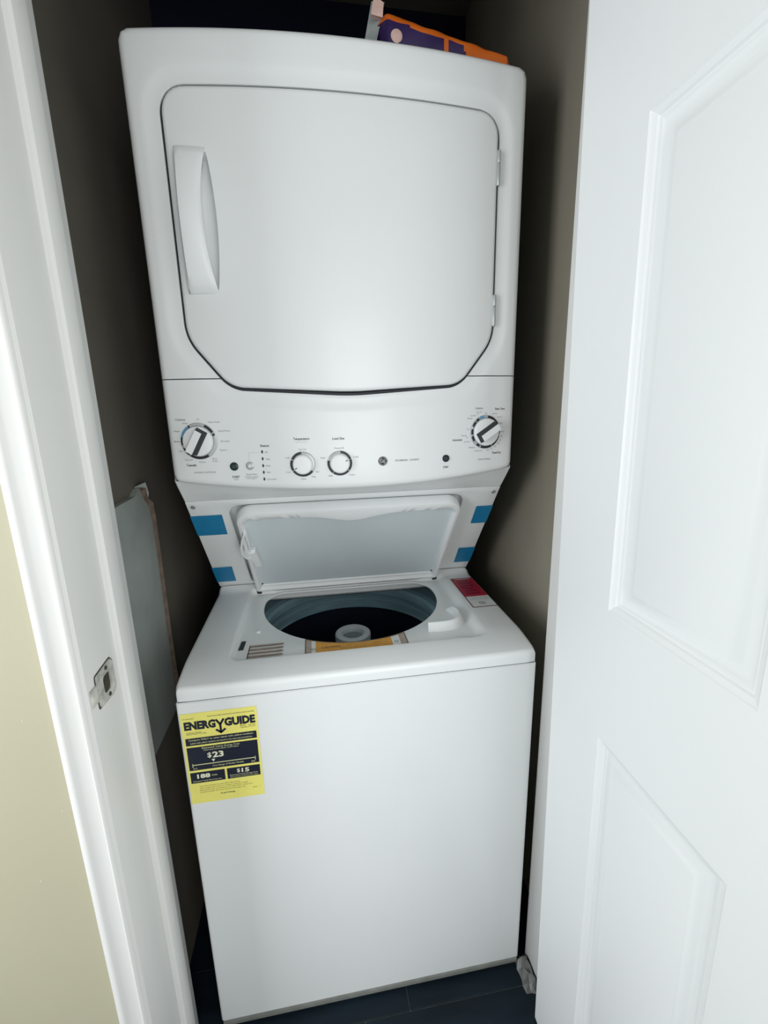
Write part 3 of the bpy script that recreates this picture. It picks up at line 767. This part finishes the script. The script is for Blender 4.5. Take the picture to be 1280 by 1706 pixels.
def small_knob(x, z, arcs, mark):
    ux, uz, un = cf(x); fr = (ux, uz, un); c = tuple(on_con(x, z))
    m_ = MB(); m_.lathe([(0.0235, 0.0002), (0.0235, 0.0012), (0.0228, 0.0018), (0.0175, 0.002)], c, 48, fr)
    m_.build('dial_ring', RINGG, con, smooth=50)
    m_ = MB(); m_.lathe([(0.0192, 0.0015), (0.0188, 0.006), (0.0180, 0.013), (0.0165, 0.0148), (0.0145, 0.0152), (0.001, 0.0152)], c, 48, fr, cap1=True)
    a = math.radians(mark); d = ux*math.sin(a)+uz*math.cos(a); s_ = ux*math.cos(a)-uz*math.sin(a); cc = on_con(x, z, 0.0154)
    m_.add([cc+d*0.0115-s_*.0011, cc+d*0.0115+s_*.0011, cc+d*0.0162+s_*.0011, cc+d*0.0162-s_*.0011], [[0, 1, 2, 3]], 1)
    m_.build('knob_body', [PLASTIC, GREYP], con, smooth=40)
    a_ = MB(); knob_arcs(a_, x, z, 0.0194, 0.0237, arcs, 0.0024); a_.build('dial_scale', [BLACK, LGREYP], con, smooth=0)
small_knob(-0.0955, 1.1795, [(128, 235, 0), (239, 292, 0), (297, 355, 0)], 242)
small_knob(-0.0258, 1.1790, [(5, 70, 0), (72, 128, 0), (132, 215, 0), (219, 285, 0)], 66)
def button(x, z, rr, m1, m2, name):
    fr = cf(x); c = tuple(on_con(x, z))
    m_ = MB(); m_.lathe([(rr+0.0012, 0.0002), (rr+0.001, 0.0012), (rr, 0.0016), (rr-0.0002, 0.0030), (rr-0.0012, 0.0036), (rr*0.45, 0.0034)], c, 32, fr, 0)
    m_.lathe([(rr*0.45, 0.0034), (rr*0.40, 0.0040), (0.0003, 0.0042)], c, 20, fr, 1, cap1=True)
    return m_.build(name, [m1, m2], con, smooth=40)
GREENB = mat('dark_green_button', (0.010, 0.026, 0.026), 0.3, var=0.1)
GREENC = mat('button_centre', (0.03, 0.06, 0.06), 0.3, var=0.1)
button(-0.2232, 1.1790, 0.0068, GREENB, GREENC, 'start_button')
button(0.1876, 1.1790, 0.0062, BLACK, GREENC, 'start_button')
button(-0.1938, 1.1795, 0.0066, RINGG, PLASTIC, 'rinse_button')
for z in (1.2050, 1.1920, 1.1790, 1.1665, 1.1535):
    x = -0.1695-0.0
    m_ = MB(); c = on_con(x, z, 0.0004); ux, uz, un = cf(x)
    pts = [(0, .0036), (-.0016, 0.0012), (-.0016, -.0012), (0, -.0036), (.0016, -.0012), (.0016, .0012)]
    m_.loft([[c+ux*a+uz*b for a, b in pts], [c+ux*a*.8+uz*b*.8+un*.0008 for a, b in pts]], True, False, True)
    m_.build('status_light', BLACK, con, smooth=0)
# printed legends on the console
lg = MB(); cf_ = lambda x, z: on_con(x, z, 0.0004)
def T(s, x, z, hh, mi=1, wt=0.0, width=None): put_text(lg, s, x, z, hh, cf_, mi, wt, width)
T('Cottons', -0.3125, 1.2672, 0.0042, 1, 0.015, 0.018)
T('Casuals', -0.3015, 1.1834, 0.0042, 0, 0.02, 0.018)
T('WASHER CONTROLS', -0.2785, 1.1693, 0.0030, 1, 0.0, 0.040)
T('Off', -0.2805, 1.2668, 0.0026)
T('Bulky', -0.3040, 1.2600, 0.0028); T('Heavy', -0.3210, 1.2460, 0.0030, 1, .01); T('Medium', -0.3225, 1.2278, 0.0030, 1, .01, .011); T('Light', -0.3180, 1.2095, 0.0028); T('Normal', -0.3055, 1.1936, 0.0030, 1, 0, .014); T('Delicates', -0.2805, 1.1888, 0.0028, 1, 0, .012)
T('Rinse', -0.2575, 1.1947, 0.0028); T('& Spin', -0.2570, 1.1900, 0.0028)
T('Auto Soak', -0.2520, 1.2617, 0.0030, 1, 0, .021); T('Quick Rinse', -0.2355, 1.2451, 0.0030, 1, 0, .021); T('Drain', -0.2350, 1.2264, 0.0030, 1, 0, .016); T('Spin', -0.2400, 1.2098, 0.0028, 1, 0, .013)
T('START', -0.2217, 1.1592, 0.0040, 0, .02, .0135); T('Pause', -0.2217, 1.1545, 0.0025)
T('Deep Rinse', -0.1922, 1.1630, 0.0028, 1, .005, .0195); T('with fabric softener', -0.1924, 1.1589, 0.0024, 1, 0, .025); T('rinse agent', -0.1926, 1.1553, 0.0024, 1, 0, .019)
T('Status', -0.1641, 1.2163, 0.0042, 0, .015, .0165)
for s, z, wd in (('Fill', 1.2040, .0045), ('Wash', 1.1910, .008), ('Rinse', 1.1785, .008), ('Spin', 1.1660, .007), ('Lid Locked', 1.1530, .017)):
    put_text(lg, s, -0.1650+wd/2+0.001, z, 0.0030, cf_, 1, 0, wd)
quad(lg, -0.1945, -0.1740, 1.2037, 1.2042, cf_, 2, 2); quad(lg, -0.1945, -0.1940, 1.1885, 1.2042, cf_, 2)
T('Temperature', -0.0958, 1.2265, 0.0044, 0, .015, .030); T('wash and rinse', -0.0960, 1.2213, 0.0026, 2, 0, .022)
T('Tap Cold', -0.0950, 1.2068, 0.0030, 1, 0, .014); T('Cold', -0.1240, 1.1925, 0.0028); T('Cool', -0.1238, 1.1650, 0.0028); T('Warm', -0.0960, 1.1512, 0.0030, 1, 0, .010); T('Colors', -0.0765, 1.1550, 0.0028, 1, .01, .008); T('Hot', -0.0690, 1.1640, 0.0028)
T('Load Size', -0.0265, 1.2258, 0.0044, 0, .015, .0225); T('Precise Fill', -0.0261, 1.2076, 0.0030, 1, 0, .0175)
T('Super', -0.0572, 1.1900, 0.0028, 1, 0, .010); T('Large', -0.0448, 1.1552, 0.0028, 1, .01, .008); T('Medium', -0.0030, 1.1556, 0.0028, 1, 0, .011); T('Small', 0.0052, 1.1899, 0.0028, 1, 0, .010)
T('SPACEMAKER', 0.0950, 1.1795, 0.0036, 1, .005, 0.025); T('LAUNDRY', 0.1218, 1.1797, 0.0036, 1, .005, 0.0195)
T('START', 0.1876, 1.1615, 0.0040, 0, .015, .0115)
T('Easy Care', 0.3050, 1.2735, 0.0042, 0, .012, .0215); T('Cottons', 0.2580, 1.2760, 0.0040, 1, .01, .017)
T('more dry', 0.2580, 1.2685, 0.0026, 1, 0, .012); T('dry', 0.2560, 1.2645, 0.0024, 1); T('less dry', 0.2455, 1.2612, 0.0026, 1, 0, .012); T('damp', 0.2385, 1.2560, 0.0026, 1, 0, .011)
T('Off', 0.2738, 1.2655, 0.0026); T('more dry', 0.2935, 1.2645, 0.0026, 1, 0, .012); T('less dry', 0.3050, 1.2575, 0.0026, 1, 0, .011)
for s, x, z in (('fluff', 0.3085, 1.2450), ('Heat', 0.3130, 1.2280), ('80', 0.3115, 1.2185), ('60', 0.3085, 1.2110), ('50', 0.3040, 1.2040), ('40', 0.2970, 1.1980), ('30', 0.2885, 1.1938), ('20', 0.2800, 1.1918)):
    T(s, x, z, 0.0027)
T('Timed Dry', 0.3005, 1.1848, 0.0042, 0, .015, .021); T('Automatic', 0.2118, 1.2147, 0.0040, 0, .012, .021)
T('extra dry', 0.2262, 1.2224, 0.0026, 1, 0, .012); T('dry', 0.2330, 1.2190, 0.0024); T('less dry', 0.2330, 1.2100, 0.0026, 1, 0, .012); T('Off', 0.2345, 1.2350, 0.0024)
T('delicates', 0.2440, 1.1985, 0.0026, 1, 0, .014); T('wrinkle care', 0.2580, 1.1912, 0.0026, 1, 0, .018); T('DRYER CONTROLS', 0.2730, 1.1730, 0.0030, 1, 0, .028)
tag(lg.build('printed_legend', [BLACK, GREYP, LGREYP], con, smooth=0), kind='stuff')
# round monogram badge
bg_ = MB(); fr = cf(0.0579); c = tuple(on_con(0.0579, 1.1795))
bg_.lathe([(0.0088, 0.0002), (0.0088, 0.0012), (0.0082, 0.0016), (0.0003, 0.0016)], c, 40, fr, 0, cap1=True)
bfn = lambda x, z: on_con(x, z, 0.0019)
bd_ = MB()
knob_arcs(bd_, 0.0579, 1.1795, 0.0066, 0.0074, [(a+6, a+84, 0) for a in (0, 90, 180, 270)], 0.0019)
put_text(bd_, 'G', 0.0548, 1.1800, 0.0064, bfn, 0, 0.01); put_text(bd_, 'E', 0.0607, 1.1790, 0.0064, bfn, 0, 0.01)
badge = bg_.build('badge', BLACK, con, smooth=40)
bd_.v and bd_.build('badge_monogram', LGREYP, con, smooth=0)

# ---- yellow energy label on the washer front
X0, X1, Z0, Z1 = -0.3345, -0.2030, 0.5685, 0.7600
EW, EH = X1-X0, Z1-Z0
def ef(o):
    return lambda a, b: Vector((X0+a*EW, -o, Z1-b*EH))
el = MB(); e1 = ef(0.0006); quad(el, 0, 1, 1, 0, e1, 0)
el.add([(X0, -.0006, Z0), (X1, -.0006, Z0), (X1, 0, Z0), (X0, 0, Z0)], [[0, 1, 2, 3]])
elo = el.build('energy_label', YELLOW, LC, smooth=0); elo['label'] = 'yellow energy label with black bands'
ep = MB(); e2 = ef(0.0009); e3 = ef(0.0012)
def TE(s, cx, cy, hh, width, mi=0, wt=0.0, fn=None):  # width and height as fractions; v runs down
    put_text(ep, s, 0, 0, hh*EH, lambda a, b: (fn or e2)(cx+a/EW, cy-b/EH), mi, wt, width*EW)
TE('U.S. Government', 0.10, 0.055, 0.014, 0.15, 0); TE('Federal law prohibits removal of this label before consumer purchase.', 0.66, 0.050, 0.014, 0.62, 0)
TE('ENERG', 0.240, 0.132, 0.078, 0.410, 0, 0.058); TE('GUIDE', 0.765, 0.132, 0.078, 0.410, 0, 0.058)
# the Y whose stem turns into an arrow
def poly2(pts, mi, fn): ep.add([fn(a, b) for a, b in pts], [list(range(len(pts)))], mi)
def bar(a, b, w_, mi, fn):
    A_ = Vector((a[0]*EW, a[1]*EH)); B_ = Vector((b[0]*EW, b[1]*EH)); t = (B_-A_).normalized(); n_ = Vector((-t.y, t.x))*w_*EW*0.5
    poly2([((p.x)/EW, p.y/EH) for p in (A_-n_, B_-n_, B_+n_, A_+n_)], mi, fn)
bar((0.452, 0.092), (0.505, 0.150), 0.030, 0, e2); bar((0.558, 0.092), (0.505, 0.150), 0.030, 0, e2)
bar((0.505, 0.140), (0.505, 0.232), 0.030, 0, e2); bar((0.442, 0.200), (0.510, 0.240), 0.030, 0, e2); bar((0.568, 0.200), (0.500, 0.240), 0.030, 0, e2)
TE('Clothes Washer', 0.155, 0.205, 0.014, 0.20, 0); TE('Capacity: Compact Top Loading', 0.18, 0.222, 0.012, 0.26, 0)
TE('Model', 0.80, 0.190, 0.016, 0.07, 1, .01); TE('Series', 0.92, 0.190, 0.016, 0.09, 1, .01); TE('Capacity 2.0 cu ft', 0.86, 0.212, 0.016, 0.20, 1, .01)
quad(ep, 0.03, 0.97, 0.345, 0.265, e2, 0); quad(ep, 0.03, 0.97, 0.620, 0.365, e2, 0)
quad(ep, 0.03, 0.490, 0.765, 0.645, e2, 0); quad(ep, 0.520, 0.97, 0.765, 0.645, e2, 0)
TE('Compare ONLY to other labels with yellow numbers.', 0.5, 0.288, 0.020, 0.86, 3, 0.0, e3); TE('Labels with yellow numbers are based on the same test procedures.', 0.5, 0.322, 0.018, 0.82, 3, 0.0, e3)
TE('Estimated Yearly Energy Cost', 0.48, 0.385, 0.020, 0.50, 3, .0, e3); TE('(when used with an electric water heater)', 0.48, 0.408, 0.014, 0.46, 3, .0, e3)
TE('$', 0.315, 0.470, 0.052, 0.055, 2, .015, e3); TE('23', 0.430, 0.468, 0.060, 0.150, 2, .035, e3)
poly2([(0.335, 0.515), (0.385, 0.515), (0.360, 0.545)], 2, e3)
bar((0.075, 0.560), (0.925, 0.560), 0.012, 3, e3); bar((0.08, 0.545), (0.08, 0.585), 0.010, 3, e3); bar((0.92, 0.545), (0.92, 0.585), 0.010, 3, e3)
TE('Cost Range of Similar Models', 0.55, 0.592, 0.018, 0.42, 3, .0, e3); TE('$13', 0.11, 0.600, 0.016, 0.05, 3, 0, e3); TE('$46', 0.89, 0.600, 0.016, 0.05, 3, 0, e3)
TE('188', 0.205, 0.690, 0.044, 0.175, 2, .04, e3); TE('kWh', 0.350, 0.695, 0.018, 0.07, 3, .0, e3); TE('Estimated Yearly Electricity Use', 0.25, 0.745, 0.014, 0.38, 3, 0, e3)
TE('$', 0.675, 0.685, 0.040, 0.045, 2, .01, e3); TE('15', 0.770, 0.685, 0.044, 0.105, 2, .03, e3); TE('Estimated Yearly Energy Cost', 0.745, 0.728, 0.014, 0.38, 3, 0, e3); TE('(when used with a natural gas water heater)', 0.745, 0.748, 0.012, 0.38, 3, 0, e3)
for k, (s, wd) in enumerate((('Your cost will depend on your utility rates and use.', 0.55), ('Cost range based only on compact capacity models.', 0.66), ('Estimated energy cost based on six wash loads a week and a', 0.72), ('national average electricity cost and natural gas cost.', 0.62))):
    TE(s, 0.13+wd/2, 0.808+0.023*k, 0.014, wd, 1)
TE('ftc.gov/energy', 0.50, 0.918, 0.016, 0.20, 0, .01); TE('Rev. 1', 0.90, 0.900, 0.012, 0.10, 1)
ep.build('label_print', [NAVYP, mat('olive_print', (0.26, 0.24, 0.05), 0.6, var=0.05), mat('cream_print', (0.80, 0.80, 0.62), 0.5, var=0.03), LIME], elo, smooth=0)

# ================================================================== loose things
# plastic package on top of the dryer
PK = empty('plastic_package', (0.18, 0.24, 1.8606))
tag(PK, 'orange and purple plastic package lying on top of the dryer', 'package')
xs = [0.072+0.256*k/64 for k in range(65)]
def ptop(x):
    t = (x-0.072)/0.256
    z = 1.9385-0.0575*t+0.0004*math.sin(x*110)
    return z
def loop_at(x):
    zt = ptop(x); k = min(1.0, (x-0.060)/0.03, (0.334-x)/0.03); k = max(0.25, k)**0.5
    yc = 0.245; hw = 0.075*k+0.005
    pts = []
    h_ = zt-1.8612
    for i in range(80):
        a = 2*PI*i/80
        ca_, sa_ = math.cos(a), math.sin(a)
        y = yc+hw*math.copysign(abs(ca_)**0.35, ca_); z = 1.8612+h_*0.5+h_*0.5*math.copysign(abs(sa_)**0.35, sa_)
        pts.append((x, y+0.0005*math.sin(i*0.63+x*90), max(1.8612, z+0.0004*math.sin(x*170+i*.3))))
    return pts
pk_ = MB()
loops = [loop_at(x) for x in xs]
n = 80
pk_.v = [p for L_ in loops for p in L_]
for a in range(len(loops)-1):
    for i in range(n):
        j = (i+1) % n; zz = sum(loops[a][q][2]+loops[a+1][q][2] for q in (i, j))/4; x = (xs[a]+xs[a+1])/2
        fr_ = (zz-1.8612)/(ptop(x)-1.8612)
        depth = ptop(x)-zz
        orange = depth < 0.017 or x > 0.226 or 0.186 < x < 0.196
        if 0.198 < x < 0.214 and 0.020 < depth: orange = False
        pk_.f.append([a*n+i, a*n+j, (a+1)*n+j, (a+1)*n+i]); pk_.m.append(0 if orange else 1)
pk_.f.append(list(range(n))); pk_.m.append(1); pk_.f.append([(len(loops)-1)*n+i for i in range(n)]); pk_.m.append(0)
pk_.build('film_body', [POR, PPU], PK, smooth=50)
en = MB()                                             # flattened clear crimp at the left end
cr = [(0.074, 0.0), (0.066, 0.006), (0.054, -0.006)]
L_ = []
for x, o in cr:
    t = (0.074-x)/0.02
    L_.append([Vector((x-0.016*(1-k/8)*0.6+0.014*(k/8), 0.178+0.004*math.sin(k*1.7)+o*0.5+0.02*t, 1.863+(0.088+0.012*t)*k/8)) for k in range(9)])
en.loft(L_, False); en.build('crimped_end', PSI, PK, smooth=60)
m_ = MB(); m_.loft([[Vector((0.072+0.010*c_, 0.169, 1.936+0.013*s_)) for c_, s_ in ((-1, -1), (1, -1.2), (1.2, 0.4), (-0.4, 1))], [Vector((0.074+0.010*c_, 0.180, 1.936+0.012*s_)) for c_, s_ in ((-1, -1), (1, -1), (1, 0.4), (-0.4, 1))]], True, True, True); m_.build('folded_corner', PPK, PK, smooth=0)
yfp = 0.1640
m_ = MB(); m_.lathe([(0.010, 0.0), (0.009, 0.0006), (0.0005, 0.0008)], (0.1045, yfp, 1.8935), 24, (Vector((1, 0, 0)), Vector((0, 0, 1)), Vector((0, -1, 0))), cap1=True)
m_.build('round_print', PPK, PK)

# crumpled scrap on the floor at the foot of the right jamb
sc_ = MB(); random.seed(11)
G = []
for i in range(7):
    row = []
    for j in range(5):
        x = 0.3335+0.026*j/4+random.uniform(-.003, .003); y = -0.058+0.072*i/6+random.uniform(-.004, .004)
        row.append((min(x, 0.3625), y, FL+0.0012+abs(math.sin(i*1.9+j*2.3))*0.007+random.uniform(0, .003)+0.003*j))
    G.append(row)
for i in (0, 6):
    G[i] = [(x, y, FL+0.0006) for x, y, z in G[i]]
for row in G: row[0] = (row[0][0], row[0][1], FL+0.0006)
G2 = [[(x, y, max(FL+0.0003, z-0.0006)) for x, y, z in row] for row in G]
sc_.loft(G, False); sc_.loft(G2, False)
so = sc_.build('plastic_scrap', SCRAP, None, smooth=0, fix=False)
tag(so, 'crumpled grey plastic scrap on the dark floor at the foot of the door jamb', 'scrap')
